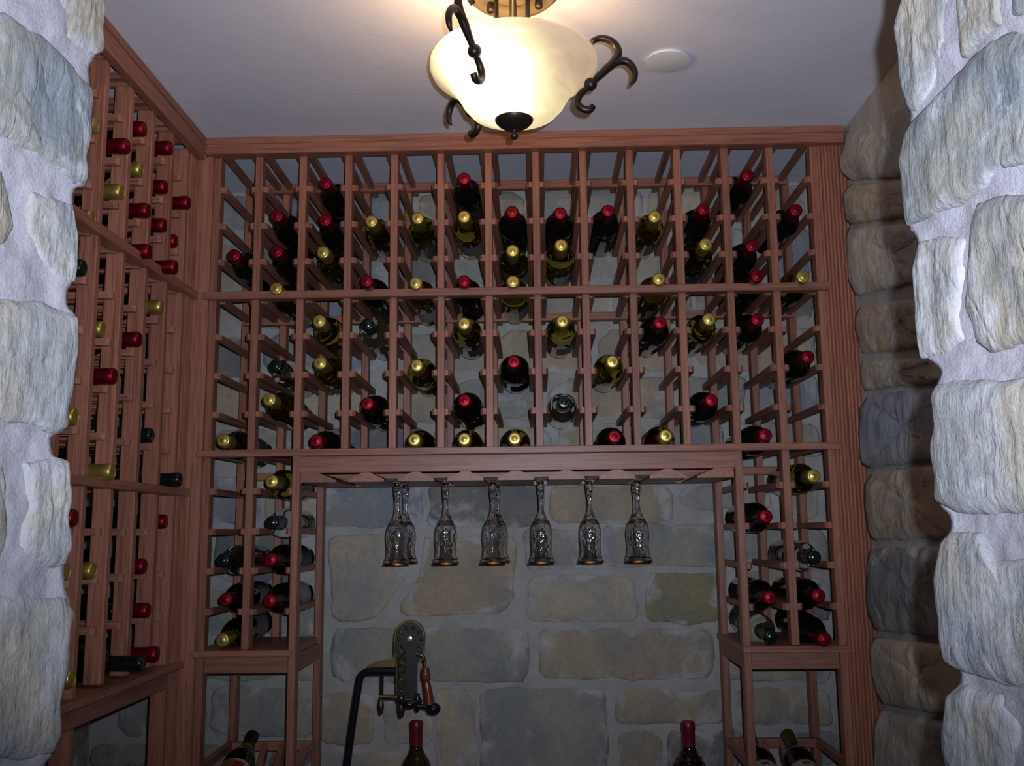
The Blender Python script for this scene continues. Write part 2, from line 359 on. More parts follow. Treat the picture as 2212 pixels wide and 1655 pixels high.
# the courses around them
def course_wall(parent, to3, normal, u0, u1, z0, z1, seed, h=0.009, hole=None, tall=(0.10, 0.17), long=(0.16, 0.36)):
    rnd = random.Random(seed); z = z1; k = seed * 100
    while z > z0 + 0.05:
        H = rnd.uniform(*tall); zb = max(z - H, z0); u = u0 - rnd.uniform(0, .15)
        while u < u1:
            W = rnd.uniform(*long); a, b_ = max(u, u0) + .007, min(u + W, u1) - .007
            u += W
            if b_ - a < 0.05 or z - zb < 0.05: continue
            mx, mz = (a + b_) / 2, (z + zb) / 2
            if hole and hole[0] < mx < hole[1] and hole[2] < mz < hole[3]: continue
            if hole and b_ > hole[0] - .0 and a < hole[1] and zb < hole[3] and z > hole[2]:
                if mx < hole[0]: b_ = min(b_, hole[0] - .006)
                elif mx > hole[1]: a = max(a, hole[1] + .006)
                elif mz > hole[3]: zb2 = max(zb, hole[3] + .004)
                if b_ - a < 0.04: continue
            d, e = (b_ - a) * .13, (z - zb) * .16
            j = [rnd.uniform(.4, 1.5) for _ in range(8)]
            zt, zbb = z - .007, zb + .007
            P = [(a + d * j[0], zt), (b_ - d * j[1], zt - e * .2 * j[2]), (b_, zt - e * j[2]), (b_, zbb + e * j[3]), (b_ - d * j[4], zbb), (a + d * j[5], zbb + e * .2), (a, zbb + e * j[6]), (a, zt - e * j[7])]
            stone(parent, [to3(*p) for p in P], normal, rnd.choice(PAL), M_stone, h=h, back=0.03, amp=0.006, seed=k, N_=32, rings=5, wob=0.012, fr=11); k += 1
        z = zb
course_wall(wall_back, lambda u, z: Vector((u, BACK, z)), (0, -1, 0), WLEFT, WRIGHT, -0.03, CEIL, 3)
course_wall(wall_back, lambda u, z: Vector((u, BACK, z)), (0, -1, 0), WLEFT, -0.475, -0.80, -0.03, 5)
course_wall(wall_back, lambda u, z: Vector((u, BACK, z)), (0, -1, 0), 0.73, WRIGHT, -0.80, -0.03, 6)
course_wall(wall_back, lambda u, z: Vector((u, BACK, z)), (0, -1, 0), WLEFT, WRIGHT, -1.2, -0.84, 8)
course_wall(wall_left, lambda u, z: Vector((WLEFT, u, z)), (1, 0, 0), -1.0, BACK - .01, -1.2, CEIL, 9)

# right wall: thick layered stones, their far ends lapping the reeded filler board
sd = 200
box('mortar_coat', (WRIGHT - .016, FRONT1, FLOOR), (WRIGHT, -.004, CEIL - .001), M_mortar, wall_right, 0).matrix_parent_inverse = Matrix.Translation(-Vector(wall_right.location))
RW = Vector((-1, 0.10, 0)).normalized()
def rwall(far, near_u, vt, vb, col, pr=0.0):
    """far: silhouette pixels from top to bottom (over the filler board); near: beyond the edge of the flash shadow"""
    pts = [at_y(u, v, -0.022) for u, v in far]
    X = WRIGHT - 0.022 - pr
    nz = [(near_u, vb), (near_u, (vt + vb) / 2), (near_u, vt)]
    pts += [at_plane(u, v, (X, 0, 0), Vector((1, 0, 0))) for u, v in nz]
    return pts
RWS = [([(1846, 262), (1824, 290), (1823, 312), (1811, 346), (1817, 372), (1835, 392)], 2040, 190, 372, GREY, .006),
       ([(1838, 398), (1820, 412), (1820, 440), (1824, 476), (1836, 486)], 2030, 385, 455, TAN, .004),
       ([(1834, 492), (1825, 510), (1829, 560), (1832, 610), (1846, 640)], 2060, 480, 590, BEIGE, .0),
       ([(1862, 655), (1846, 680), (1846, 710), (1858, 755), (1864, 765)], 2060, 640, 745, TAN, .004),
       ([(1862, 780), (1858, 795), (1860, 825), (1866, 845)], 2060, 770, 822, BEIGE, .002),
       ([(1874, 852), (1857, 880), (1854, 930), (1856, 1000), (1874, 1012)], 2080, 835, 985, BLUE, .006),
       ([(1884, 1018), (1868, 1045), (1866, 1100), (1876, 1160), (1886, 1168)], 2080, 1000, 1160, TAN, .002),
       ([(1880, 1185), (1871, 1210), (1870, 1305), (1874, 1330), (1890, 1362)], 2090, 1180, 1385, DARK, .004),
       ([(1888, 1378), (1876, 1400), (1880, 1450), (1892, 1500), (1902, 1520)], 2100, 1400, 1555, TAN, .010),
       ([(1900, 1535), (1888, 1560), (1886, 1620), (1884, 1700), (1895, 1740)], 2110, 1570, 1740, GREY, .0)]
for far, nu, vt, vb, col, pr in RWS:
    stone(wall_right, rwall(far, nu, vt, vb, col, pr), RW, tuple(min(.55, c * 1.22) for c in col), M_stone, h=0.008, back=0.05, amp=0.007, seed=sd, N_=72, rings=10, wob=0.006, fr=18, power=8, layered=0.005); sd += 1  # stone colours lifted, standing in for flash light that falls weakly here
course_wall(wall_right, lambda u, z: Vector((WRIGHT - .016, u, z)), (-1, 0, 0), -1.30, -0.42, -1.1, CEIL, 12, h=0.010)

# ------------------------------------------------------------------ entry wall: two thick stone jambs
def jamb(side, edge, slant, sil, stones, mort_in):
    s = -1 if side == 'left' else 1
    n = Vector((-s * 0.985, -0.17 * 1, 0)).normalized()
    p0 = Vector((edge, FRONT1, 0))
    wl = box('wall_entry_' + side, (min(edge + s * .012, s * 1.3 + .2), FRONT0, FLOOR), (max(edge + s * .012, s * 1.3 - .1), FRONT1 - .004, CEIL), M_jmortar, None, 0)
    if side == 'left':
        wl.location.x = (WLEFT - .1 + edge - .07) / 2
        wl.data = wl.data.copy(); sx = abs((WLEFT - .1) - (edge - .07)) / max(wl.dimensions.x, 1e-6)
    else:
        wl.location.x = (WRIGHT + .1 + edge + .07) / 2
        wl.data = wl.data.copy(); sx = abs((WRIGHT + .1) - (edge + .07)) / max(wl.dimensions.x, 1e-6)
    for v in wl.data.vertices: v.co.x *= sx
    wl['kind'] = 'structure'
    P = lambda u, v: at_plane(u, v, p0, n)
    # mortar coat whose edge is the jamb's own ragged line
    far = sil if s < 0 else sil
    outer = [( -260, sil[-1][1] + 60), (-260, -140)] if s < 0 else [(2480, sil[-1][1] + 60), (2480, -140)]
    poly = [P(u, v) for u, v in sil] + [P(u, v) for u, v in outer]
    bm = bmesh.new(); ly = bm.verts.layers.float.new('edge')
    # a sheet of rows between the ragged line and the outer line, displaced along the jamb's normal
    rows = []
    sil = [(sil[0][0], -700)] + sil + [(sil[-1][0], 3200)]
    dirn = Vector((s * 0.17, -0.985, 0)).normalized()
    NS = 380; L = [math.dist(sil[i], sil[i + 1]) for i in range(len(sil) - 1)]; T = sum(L)
    for k in range(NS + 1):
        d = T * k / NS; i = 0
        while i < len(L) - 1 and d > L[i]: d -= L[i]; i += 1
        u = sil[i][0] + (sil[i + 1][0] - sil[i][0]) * d / L[i]; v = sil[i][1] + (sil[i + 1][1] - sil[i][1]) * d / L[i]
        r = []
        for c in range(-1, 47):
            t = min(max(c, 0), 45) / 45
            q = P(u, v); q = q + dirn * ((-1.703 - q.y) / dirn.y * t)
            a = min(1, t * 14)
            hh = 0.0025 * noise.fractal(q * 60, 0.8, 2.2, 4) * a + 0.004 * noise.noise(q * 22) * a
            q = q + n * hh
            if c < 0 or c > 45: q = q - n * 0.09
            r.append(bm.verts.new(q))
        rows.append(r)
    for a, b_ in zip(rows, rows[1:]):
        for i in range(len(a) - 1): bm.faces.new((a[i], a[i + 1], b_[i + 1], b_[i]))
    bmesh.ops.recalc_face_normals(bm, faces=bm.faces[:])
    mo = obj('mortar_coat', bm, M_jmortar, wl); smooth(mo)
    mo.matrix_parent_inverse = Matrix.Translation(-Vector(wl.location))
    k = 300 if s < 0 else 400
    for poly, col, h in stones:
        o = stone(wl, [P(u, v) for u, v in poly], n, col, M_jstone, h=h * .5, back=0.022, amp=0.0028, seed=k, N_=110, rings=18, wob=0.0025, fr=30, power=9, layered=0.0022)
        k += 1
    return wl
JG, JT, JW, JC = (0.205, 0.22, 0.228), (0.275, 0.262, 0.232), (0.31, 0.307, 0.295), (0.29, 0.30, 0.315)
SIL_L = [(222, -120), (221, 0), (219, 30), (218, 108), (205, 120), (192, 150), (197, 186), (196, 281), (186, 346), (192, 371), (186, 401), (161, 405), (157, 431), (166, 507), (159, 610), (146, 622), (145, 662), (166, 682), (166, 743), (157, 823),
         (151, 860), (145, 928), (108, 942), (114, 986), (145, 994), (147, 1057), (143, 1122), (150, 1193), (138, 1226), (142, 1274), (158, 1317), (150, 1354), (147, 1445), (128, 1521), (129, 1597), (114, 1632), (97, 1650), (95, 1820)]
ST_L = [([(130, -110), (232, -110), (224, 30), (223, 108), (208, 118), (175, 110), (150, 90), (122, 45), (120, 10)], JT, .008),
        ([(-230, 20), (10, 25), (90, 75), (150, 135), (192, 180), (202, 200), (201, 281), (190, 346), (196, 371), (191, 400), (161, 403), (110, 362), (60, 330), (0, 302), (-230, 292)], JG, .012),
        ([(-230, 350), (5, 365), (18, 420), (30, 490), (10, 530), (-230, 560)], JT, .008),
        ([(62, 412), (110, 428), (160, 446), (171, 507), (163, 608), (148, 612), (85, 560), (58, 500)], JC, .006),
        ([(-230, 655), (20, 645), (90, 655), (171, 684), (171, 743), (161, 823), (149, 885), (149, 926), (115, 940), (70, 915), (-230, 905)], JW, .012),
        ([(52, 1000), (100, 990), (148, 996), (151, 1057), (147, 1122), (153, 1190), (138, 1222), (60, 1228), (42, 1200), (58, 1100)], JC, .008),
        ([(-230, 1010), (0, 1003), (13, 1050), (18, 1150), (0, 1230), (-230, 1240)], JT, .008),
        ([(-230, 1290), (20, 1280), (80, 1290), (142, 1290), (162, 1317), (154, 1354), (151, 1445), (131, 1521), (132, 1590), (116, 1630), (60, 1640), (-230, 1640)], JW, .012),
        ([(-230, 1690), (60, 1680), (100, 1680), (98, 1810), (-230, 1810)], JG, .008)]
SIL_R = [(1958, -120), (1955, 0), (1937, 63), (1944, 105), (1949, 171), (1966, 250), (1959, 291), (1946, 351), (1954, 442), (1962, 494), (1976, 504), (1983, 539), (1979, 577), (1982, 667), (1994, 770), (2022, 785), (2034, 803),
         (2024, 828), (2016, 850), (2023, 911), (2015, 971), (2023, 1037), (2023, 1085), (2052, 1112), (2053, 1145), (2036, 1173), (2020, 1254), (2028, 1324), (2033, 1385), (2043, 1428), (2075, 1450), (2072, 1481), (2046, 1503), (2041, 1576), (2048, 1655), (2050, 1820)]
ST_R = [([(1950, -110), (1951, 0), (1931, 63), (1938, 105), (1943, 171), (1962, 240), (1978, 240), (2010, 190), (2040, 120), (2052, 0), (2052, -110)], JW, .009),
        ([(2065, -110), (2068, 30), (2080, 125), (2100, 105), (2165, 50), (2172, -110)], JT, .008),
        ([(2186, -110), (2188, 35), (2450, 30), (2450, -110)], JG, .008),
        ([(1968, 262), (2010, 222), (2060, 165), (2140, 84), (2200, 66), (2450, 60), (2450, 330), (2230, 345), (2150, 372), (2130, 400), (2080, 440), (2000, 472), (1958, 490), (1948, 442), (1940, 351), (1953, 291)], JG, .014),
        ([(2112, 440), (2170, 420), (2450, 400), (2450, 738), (2200, 740), (2140, 762), (2112, 740), (2085, 665), (2095, 560), (2098, 480)], JT, .016),
        ([(1985, 522), (2030, 508), (2080, 520), (2083, 600), (2072, 680), (2085, 735), (2050, 760), (2000, 772), (1988, 772), (1976, 667), (1973, 577), (1981, 539)], JC, .008),
        ([(2025, 832), (2060, 818), (2160, 822), (2300, 800), (2300, 1090), (2150, 1115), (2060, 1105), (2017, 1080), (2017, 1037), (2009, 971), (2017, 911), (2010, 850)], JW, .014),
        ([(2052, 1150), (2120, 1150), (2150, 1210), (2450, 1190), (2450, 1490), (2200, 1490), (2090, 1455), (2037, 1430), (2027, 1385), (2022, 1324), (2014, 1254), (2030, 1173)], JC, .014),
        ([(2045, 1502), (2090, 1482), (2170, 1500), (2200, 1560), (2190, 1800), (2050, 1800), (2042, 1655), (2035, 1576)], JW, .012),
        ([(2216, 1560), (2300, 1545), (2450, 1540), (2450, 1800), (2210, 1800)], JT, .012)]
EL = at_y(200, 800, FRONT1).x; ER = at_y(1985, 800, FRONT1).x
jamb('left', EL, 0, SIL_L, ST_L, 0)
jamb('right', ER, 0, SIL_R, ST_R, 0)
struct('wall_entry_top', (EL - .05, FRONT0, 0.55), (ER + .05, FRONT1 - .004, CEIL), M_jmortar)

# ------------------------------------------------------------------ back wine rack
PX = [-.667, -.5645, -.456, -.3435, -.2315, -.1175, -.002, .114, .229, .3425, .4575, .573, .682, .788]
CX = [(a + b_) / 2 for a, b_ in zip(PX, PX[1:])]
HW = .009                                                       # half width of an upright
UP = [.738, .6464, .5546, .4636, .372, .2785, .1850, .0916, 0.0]   # rail tops of the upper section
LOWR = [-.089, -.182, -.272, -.364]                              # and of the side stacks
rack = thing('wine_rack', 'tall redwood wine rack across the back wall with arched glass opening in its middle', 'wine rack', (0, 0, FLOOR))
def rp(name, lo, hi, mat, parent=rack, off=FLOOR, **kw):
    return box(name, (lo[0], lo[1], lo[2] - off), (hi[0], hi[1], hi[2] - off), mat, parent, **kw)
RY = 0.262                                                       # front of the rear uprights
for i, x in enumerate(PX):
    low = FLOOR if i in (0, 2, 11, 13) else (-.455 if i in (1, 12) else -.001)
    rp('upright', (x - HW, 0.0, low), (x + HW, .032, .722), WZ)
    rp('rear_upright', (x - HW, RY, low), (x + HW, RY + .030, .735), WZ)
RW_, RH = .0135, .014
_rails = {}
def rail(parent, loc, s, mat, turned):
    """bottle rail 30 cm long; the front corner away from its upright is cut off"""
    k = (s, turned)
    if k not in _rails:
        w_ = RW_ / 2; c = .007
        poly = [(-w_, .299), (w_, .299), (w_, 0), (-w_, 0)]
        poly = [(-w_, .299), (w_, .299)] + ([(w_, c), (w_ - c * .8, 0), (-w_, 0)] if s > 0 else [(w_, 0), (-w_ + c * .8, 0), (-w_, c)])
        bm = prism(poly, -RH / 2, RH / 2, 'z')
        if turned: bmesh.ops.transform(bm, matrix=Matrix(((0, -1, 0, 0), (1, 0, 0, 0), (0, 0, 1, 0), (0, 0, 0, 1))), verts=bm.verts[:])
        me = bpy.data.meshes.new('bottle_rail'); bm.to_mesh(me); bm.free(); me.materials.append(mat); _rails[k] = me
    return obj('bottle_rail', _rails[k], None, parent, loc)
for zi, z in enumerate(UP + LOWR):
    for i, x in enumerate(PX):
        if zi >= len(UP) and i not in (0, 1, 2, 11, 12, 13): continue
        for s in (-1, 1):
            if (i == 0 and s < 0) or (i == 13 and s > 0): continue
            if zi >= len(UP) and ((i == 2 and s > 0) or (i == 11 and s < 0)): continue
            a, b_ = sorted((x + s * HW, x + s * (HW + RW_)))
            y0 = 0.012 if zi == 0 else (0.004 if zi not in (4, 8) else .022)
            rail(rack, (x + s * (HW + RW_ / 2), y0, z - RH / 2 - FLOOR), s, WY, 0)
hx0, hx1 = -.690, .857
hd = rp('header', (hx0, -.020, .722), (hx1, .012, .764), WX)
rp('molding', (hx0, -.0235, .7475), (hx1, -.019, .764), WX); rp('molding', (hx0, -.0225, .722), (hx1, -.019, .7335), WX)
rp('shelf_lip', (-.688, -.012, .361), (.804, .020, .380), WX)
rp('shelf_lip', (-.690, -.012, -.0165), (.808, .020, 0.0), WX)
rp('rear_rail', (-.67, RY - .018, .718), (.79, RY, .742), WX)
rp('rear_rail', (-.67, RY - .018, .353), (.79, RY, .374), WX)
rp('rear_rail', (-.67, RY - .018, -.058), (.79, RY, -.038), WX)
rp('apron', (PX[2] + .003, .001, -.0560), (PX[11] - .004, .019, -.0165), WX)
for i0, i1 in ((0, 2), (11, 13)):
    rp('shelf_board', (PX[i0] - .014 if i0 == 0 else PX[i0] - .012, -.012, -.4700), (PX[i1] + (.000 if i0 == 0 else .014), .300, -.4560), WX)
    rp('lower_apron', (PX[i0] + HW, .004, -.508), (PX[i1] - HW, .020, -.470), WX)
    for sx in (i0, i1):
        rp('side_apron', (PX[sx] - .007, .032, -.508), (PX[sx] + .007, RY, -.470), WY)
        rp('side_rail', (PX[sx] - .007, .032, -.726), (PX[sx] + .007, RY, -.706), WY)
    rp('rear_rail', (PX[i0] - HW, RY - .018, -.727), (PX[i1] + HW, RY, -.705), WX)
    rp('lower_lip', (PX[i0] + HW, .004, -.930), (PX[i1] - HW, .022, -.905), WX)
    # sloping runners that carry the display bottles
    for fx in (.27, .42, .62, .88):
        x = PX[i0] + (PX[i1] - PX[i0]) * fx if i0 == 0 else PX[i1] - (PX[i1] - PX[i0]) * fx
        o = obj('display_runner', prism([(.022, -.905), (.022, -.925), (RY - .018, -.742), (RY - .018, -.708)], x - .007, x + .007, 'x'), WY, rack, (0, 0, -FLOOR))
# left stile and right reeded filler board
rp('stile', (-.7135, -.006, FLOOR), (PX[0] - HW, .020, .722), WZ)
fx0, fx1 = PX[13] + HW, .874
poly = [(fx0, .018)]; x = fx0; nre = 9; wv = (fx1 - fx0) / nre
for k in range(nre):
    for t, d in ((0.0, .0035), (.18, 0.0), (.5, -.0022), (.82, 0.0), (1.0, .0035)):
        if t == 0.0 and k: continue
        poly.append((fx0 + (k + t) * wv, d))
poly.append((fx1, .018))
obj('reeded_filler', prism(poly, 0.0, .722 - FLOOR, 'z'), WZ, rack)
# hanging rails for the glasses
nh = 9; xs0 = [-.3035 + .1 * 0]
webs = [-.427, -.292, -.176, -.060, .057, .1745, .292, .409, .543]
for k, x in enumerate(webs):
    tw = .009 if 0 < k < 8 else .024; fw = .042 if 0 < k < 8 else .052
    c0, c1 = (-tw, tw), (-fw, fw)
    if k == 0: poly = [(x - .018, 0), (x + .025, 0), (x + .066, -.017), (x + .066, -.0215), (x - .018, -.0215)]
    elif k == 8: poly = [(x - .026, 0), (x + .018, 0), (x + .018, -.0215), (x - .066, -.0215), (x - .066, -.017)]
    else: poly = [(x - tw, 0), (x + tw, 0), (x + fw, -.016), (x + fw, -.0215), (x - fw, -.0215), (x - fw, -.016)]
    obj('glass_rail', prism([(a, b_ - .056 - FLOOR) for a, b_ in poly], .001, .250, 'y'), WY, rack)
rp('rear_apron', (PX[2] + .003, .25, -.0775), (PX[11] - .004, .262, -.0165), WX)
# counter under the opening
rp('countertop', (PX[2] + HW + .001, -.02, -.965), (PX[11] - HW - .001, .345, -.935), WX)

# ------------------------------------------------------------------ left wine rack
XF = -.712
rackl = thing('wine_rack', 'redwood wine rack along the left wall seen at an angle past the stone jamb', 'wine rack', (-.9, -.4, FLOOR))
def lp(name, lo, hi, mat, **kw):
    q = Vector((-.9, -.4, FLOOR))
    return box(name, tuple(Vector(lo) - q), tuple(Vector(hi) - q), mat, rackl, **kw)
PY = [-.1616 - .114 * k for k in range(6)]                       # front uprights
PYC = -.062
for k, y in enumerate([PYC] + PY):
    low = FLOOR if k in (0, 4) else -.47
    y0, y1 = y - .018, y                                          # measured at the near-right edge
    lp('upright', (XF - .034, y0, low), (XF, y1, .715), WZ)
    lp('rear_upright', (XF - .300, y0, low), (XF - .270, y1, .73), WZ)
LZ = [.738, .6464, .5546, .4636, .372, .2785, .1850, .0916, 0.0, -.089, -.182, -.272, -.364]
for z in LZ:
    for k, y in enumerate([PYC] + PY):
        for s in (-1, 1):
            if k == 0 and s > 0: continue
            a, b_ = (y - .018 - RW_, y - .018) if s < 0 else (y, y + RW_)
            rail(rackl, (XF - .012 + .9, (a + b_) / 2 + .4, z - RH / 2 - FLOOR), s, WX, 1)
lp('header', (-.712, -.86, .708), (-.692, -.020, .764), WY)
lp('molding', (-.693, -.86, .746), (-.689, -.022, .764), WY)
lp('shelf_lip', (-.735, -.86, .361), (-.700, -.010, .380), WY)
lp('shelf_lip', (-.735, -.86, -.1075), (-.700, -.010, -.0896), WY)
lp('shelf_board', (XF - .31, -.86, -.4900), (-.690, -.030, -.4760), WY)
lp('apron', (-.728, -.86, -.528), (-.710, PYC - .018, -.490), WY)
for z in (.742, .374, -.09, -.49):
    lp('rear_rail', (XF - .270, -.86, z - .022), (XF - .252, -.02, z), WY)
poly = [(XF - .034, PYC + .001)]
y0, y1 = PYC + .001, -.008
for k in range(4):
    for t, d in ((0.0, -.003), (.2, 0.0), (.5, .0018), (.8, 0.0), (1.0, -.003)):
        if t == 0.0 and k: continue
        poly.append((XF + .002 + d, y0 + (y1 - y0) * (k + t) / 4))
poly.append((XF - .034, y1))
obj('reeded_stile', prism([(x + .9, y + .4) for x, y in poly], 0, .715 - FLOOR, 'z'), WZ, rackl)

# ------------------------------------------------------------------ bottles
BODY = [(0, .004), (.012, .001), (.030, 0), (.0345, .002), (.036, .006), (.036, .180), (.0355, .192), (.032, .206), (.0255, .218), (.019, .228), (.0150, .238), (.0138, .250), (.0138, .298), (0, .299)]
CAPS = [(.0144, .243), (.0147, .247), (.0150, .278), (.0158, .281), (.0160, .292), (.0155, .2975), (.0140, .3000), (.0118, .3006), (.0112, .2998), (.0050, .2998), (.0040, .3004), (0, .3004)]
SHORT = [(.0152, .268), (.0156, .271), (.0160, .290), (.0158, .297), (.0145, .3000), (.0120, .3004), (.0110, .2994), (0, .2994)]
def mk(bm, mat, name='m'):
    me = bpy.data.meshes.new(name); bm.to_mesh(me); bm.free(); me.materials.append(mat)
    for p in me.polygons: p.use_smooth = True
    try: me.set_sharp_from_angle(angle=math.radians(50))
    except Exception: pass
    return me
def band(z0, z1, r, a0, a1, mat, seg=24, name='label'):
    bm = bmesh.new(); A, B = [], []
    for i in range(seg + 1):
        t = a0 + (a1 - a0) * i / seg
        A.append(bm.verts.new((r * math.cos(t), r * math.sin(t), z0))); B.append(bm.verts.new((r * math.cos(t), r * math.sin(t), z1)))
    for i in range(seg): bm.faces.new((A[i], A[i + 1], B[i + 1], B[i]))
    bmesh.ops.solidify(bm, geom=bm.faces[:], thickness=0.0003)
    return mk(bm, mat, name)
ME = {'r': mk(lathe(BODY, 36), M_redglass), 'y': mk(lathe(BODY, 36), M_oliveglass), 'd': mk(lathe(BODY, 36), M_clearglass)}
CP = {'r': mk(lathe(CAPS, 32), M_redcap), 'y': mk(lathe(CAPS, 32), M_yelcap), 'd': mk(lathe(CAPS, 32), M_drkcap)}
LB = {'r': band(.045, .135, .0363, -2.6, 0.9, M_label_dark), 'y': band(.045, .130, .0363, -2.6, 0.9, M_label), 'd': None}
LBr = band(.040, .140, .0363, -2.7, 1.0, M_label)
KIND = {'r': ('dark wine bottle with red capsule', 'red capsule'), 'y': ('olive wine bottle with gold capsule', 'gold capsule'), 'd': ('clear bottle with dark green capsule', 'dark capsule')}
ORD = ['first', 'second', 'third', 'fourth', 'fifth', 'sixth', 'seventh', 'eighth', 'ninth', 'tenth', 'eleventh', 'twelfth', 'thirteenth']
def bottle(kind, tip, base_dir, label, group, spin=0.0, lab=None):
    """tip: the capsule's end; base_dir: unit vector from tip to base"""
    d = Vector(base_dir).normalized()
    q = (-d).to_track_quat('Z', 'X')
    t = bpy.data.objects.new('wine_bottle', None); COL.objects.link(t); t.empty_display_size = .03
    t.location = Vector(tip) + d * .3004; t.rotation_mode = 'QUATERNION'
    t.rotation_quaternion = q @ Matrix.Rotation(spin, 4, 'Z').to_quaternion()
    t['label'] = label; t['category'] = 'bottle'; t['group'] = group
    obj('glass', ME[kind], None, t); obj('capsule', CP[kind], None, t)
    l = LB[kind] if lab is None else lab
    if l: obj('paper_label', l, None, t)
    return t
BK = [(2, .650, -.005, 'r', 0), (5, .649, -.02, 'r', 0), (1, .560, -.031, 'r', 1), (2, .557, .0, 'r', 1), (3, .554, .005, 'y', 1), (4, .560, .005, 'y', 1), (5, .553, -.02, 'y', 1), (6, .563, -.02, 'r', 1),
      (0, .469, -.015, 'r', 2), (1, .474, -.022, 'r', 2), (2, .472, -.015, 'y', 2), (6, .466, -.02, 'y', 2), (1, .384, -.017, 'y', 3), (3, .390, -.050, 'r', 3), (4, .389, -.027, 'y', 3), (5, .391, -.03, 'r', 3), (6, .388, -.03, 'y', 3),
      (7, .557, -.02, 'r', 1), (8, .561, -.02, 'r', 1), (9, .553, .005, 'y', 1), (10, .563, -.014, 'r', 1), (11, .652, .0, 'r', 0), (12, .556, -.015, 'r', 1), (7, .475, -.03, 'y', 2), (10, .473, -.022, 'y', 2), (11, .471, -.010, 'r', 2),
      (9, .388, -.032, 'y', 3), (11, .388, -.046, 'r', 3), (12, .385, -.042, 'y', 3),
      (2, .297, -.042, 'y', 4), (3, .289, -.035, 'd', 4), (5, .288, -.03, 'y', 4), (1, .199, -.005, 'd', 5), (2, .200, -.024, 'y', 5), (4, .195, .0, 'y', 5), (6, .195, -.03, 'r', 5),
      (1, .112, -.050, 'y', 6), (3, .103, -.019, 'r', 6), (5, .106, -.03, 'r', 6), (0, .019, -.044, 'y', 7), (2, .015, -.047, 'r', 7), (4, .015, -.039, 'y', 7), (5, .015, -.035, 'y', 7), (6, .015, -.035, 'y', 7),
      (7, .290, -.03, 'y', 4), (9, .285, -.022, 'r', 4), (10, .291, -.023, 'y', 4), (11, .288, -.025, 'r', 4), (8, .192, -.03, 'y', 5), (12, .195, -.042, 'r', 5), (7, .100, -.02, 'd', 6), (10, .102, -.005, 'r', 6),
      (8, .017, -.03, 'r', 7), (9, .015, -.055, 'y', 7), (11, .015, -.044, 'r', 7)]
AX = [z + .013 for z in UP[1:]] + [z + .013 for z in LOWR] + [-.456 + .0365]
for c, z, y, k, row in BK:
    az = AX[row]; tip = Vector((CX[c], y, z)); base = Vector((CX[c], y + .295, az))
    bottle(k, tip, base - tip, f'{KIND[k][0]}, back rack {ORD[row]} row down, {ORD[c]} column', 'wine bottles lying in the back rack', random.uniform(-1.2, .3))
SIDE = [(1, -.075, -.010, 'y', 8), (1, -.169, -.0, 'd', 9), (0, -.254, -.020, 'd', 10), (1, -.254, -.0, 'r', 10), (0, -.344, .012, 'r', 11), (1, -.347, .0, 'r', 11), (0, -.434, .0, 'y', 12),
        (12, -.079, -.031, 'y', 8), (11, -.168, -.009, 'r', 9), (12, -.262, -.0, 'd', 10), (11, -.350, -.010, 'r', 11), (12, -.346, -.016, 'r', 11), (11, -.438, -.0, 'd', 12), (12, -.440, -.040, 'r', 12)]
for c, z, y, k, row in SIDE:
    az = AX[row]; tip = Vector((CX[c], y, z)); base = Vector((CX[c], y + .295, az))
    pl = {0: 'left stack outer column', 1: 'left stack inner column', 11: 'right stack inner column', 12: 'right stack outer column'}[c]
    bottle(k, tip, base - tip, f'{KIND[k][0]}, {pl}, {ORD[row - 8]} cell down', 'wine bottles in the stacks beside the glass opening', random.uniform(-1.0, .2), LBr if (k == 'r' and c < 3) else None)
LROW = [.650, .558, .466, .387, .290, .197, .105, .015, -.076, -.168, -.256, -.346, -.437]
LT = [(3, 208, 271, 'y', 1), (2, 277, 316, 'r', 1), (1, 313, 279, 'r', 0), (0, 370, 320, 'r', 0), (1, 306, 367, 'y', 1), (0, 359, 404, 'r', 1), (2, 264, 414.6, 'y', 2), (1, 321.5, 455, 'r', 2), (-1, 409, 438, 'r', 1),
      (3, 200, 472, 'y', 3), (0, 357, 487, 'r', 2), (-1, 381, 521, 'r', 2), (1, 325, 543, 'r', 3), (0, 381, 577, 'r', 3), (3, 181.7, 579, 'd', 4), (0, 351, 663, 'y', 4), (2, 224, 711, 'y', 5), (1, 302.6, 733, 'r', 5),
      (2, 249, 812.7, 'r', 6), (3, 164, 900, 'y', 7), (0, 329, 940.6, 'd', 7), (2, 244.5, 1019, 'y', 8), (-1, 390.6, 1036, 'd', 8), (3, 163, 1119, 'r', 9), (-1, 359, 1126.6, 'r', 9), (0, 313.7, 1223.6, 'r', 10),
      (3, 145, 1236, 'y', 10), (2, 203, 1233, 'y', 10), (0, 321.6, 1318.6, 'r', 11), (0, 341, 1413.5, 'r', 12), (1, 310, 1433, 'd', 12), (3, 157, 1467, 'y', 12)]
AXL = [z + .013 for z in LZ[1:]] + [-.476 + .0365]
for c, u, v, k, row in LT:
    yc = -.1616 - .009 - .114 * (c + .5) if c >= 0 else -.1155
    p = at_y(u, v, yc); xt = min(max(p.x, -.730), -.655)
    tip = Vector((xt, yc, p.z)); base = Vector((xt - .296, yc, AXL[row]))
    if abs(tip.z - base.z) > .03: tip.z = base.z + math.copysign(.03, tip.z - base.z)
    nm = {-1: 'at the corner', 0: 'second from corner', 1: 'third from corner', 2: 'fourth from corner', 3: 'next to the jamb'}[c]
    bottle(k, tip, base - tip, f'{KIND[k][0]}, left rack {ORD[row]} row down, {nm}', 'wine bottles lying in the left rack', random.uniform(0, 6))

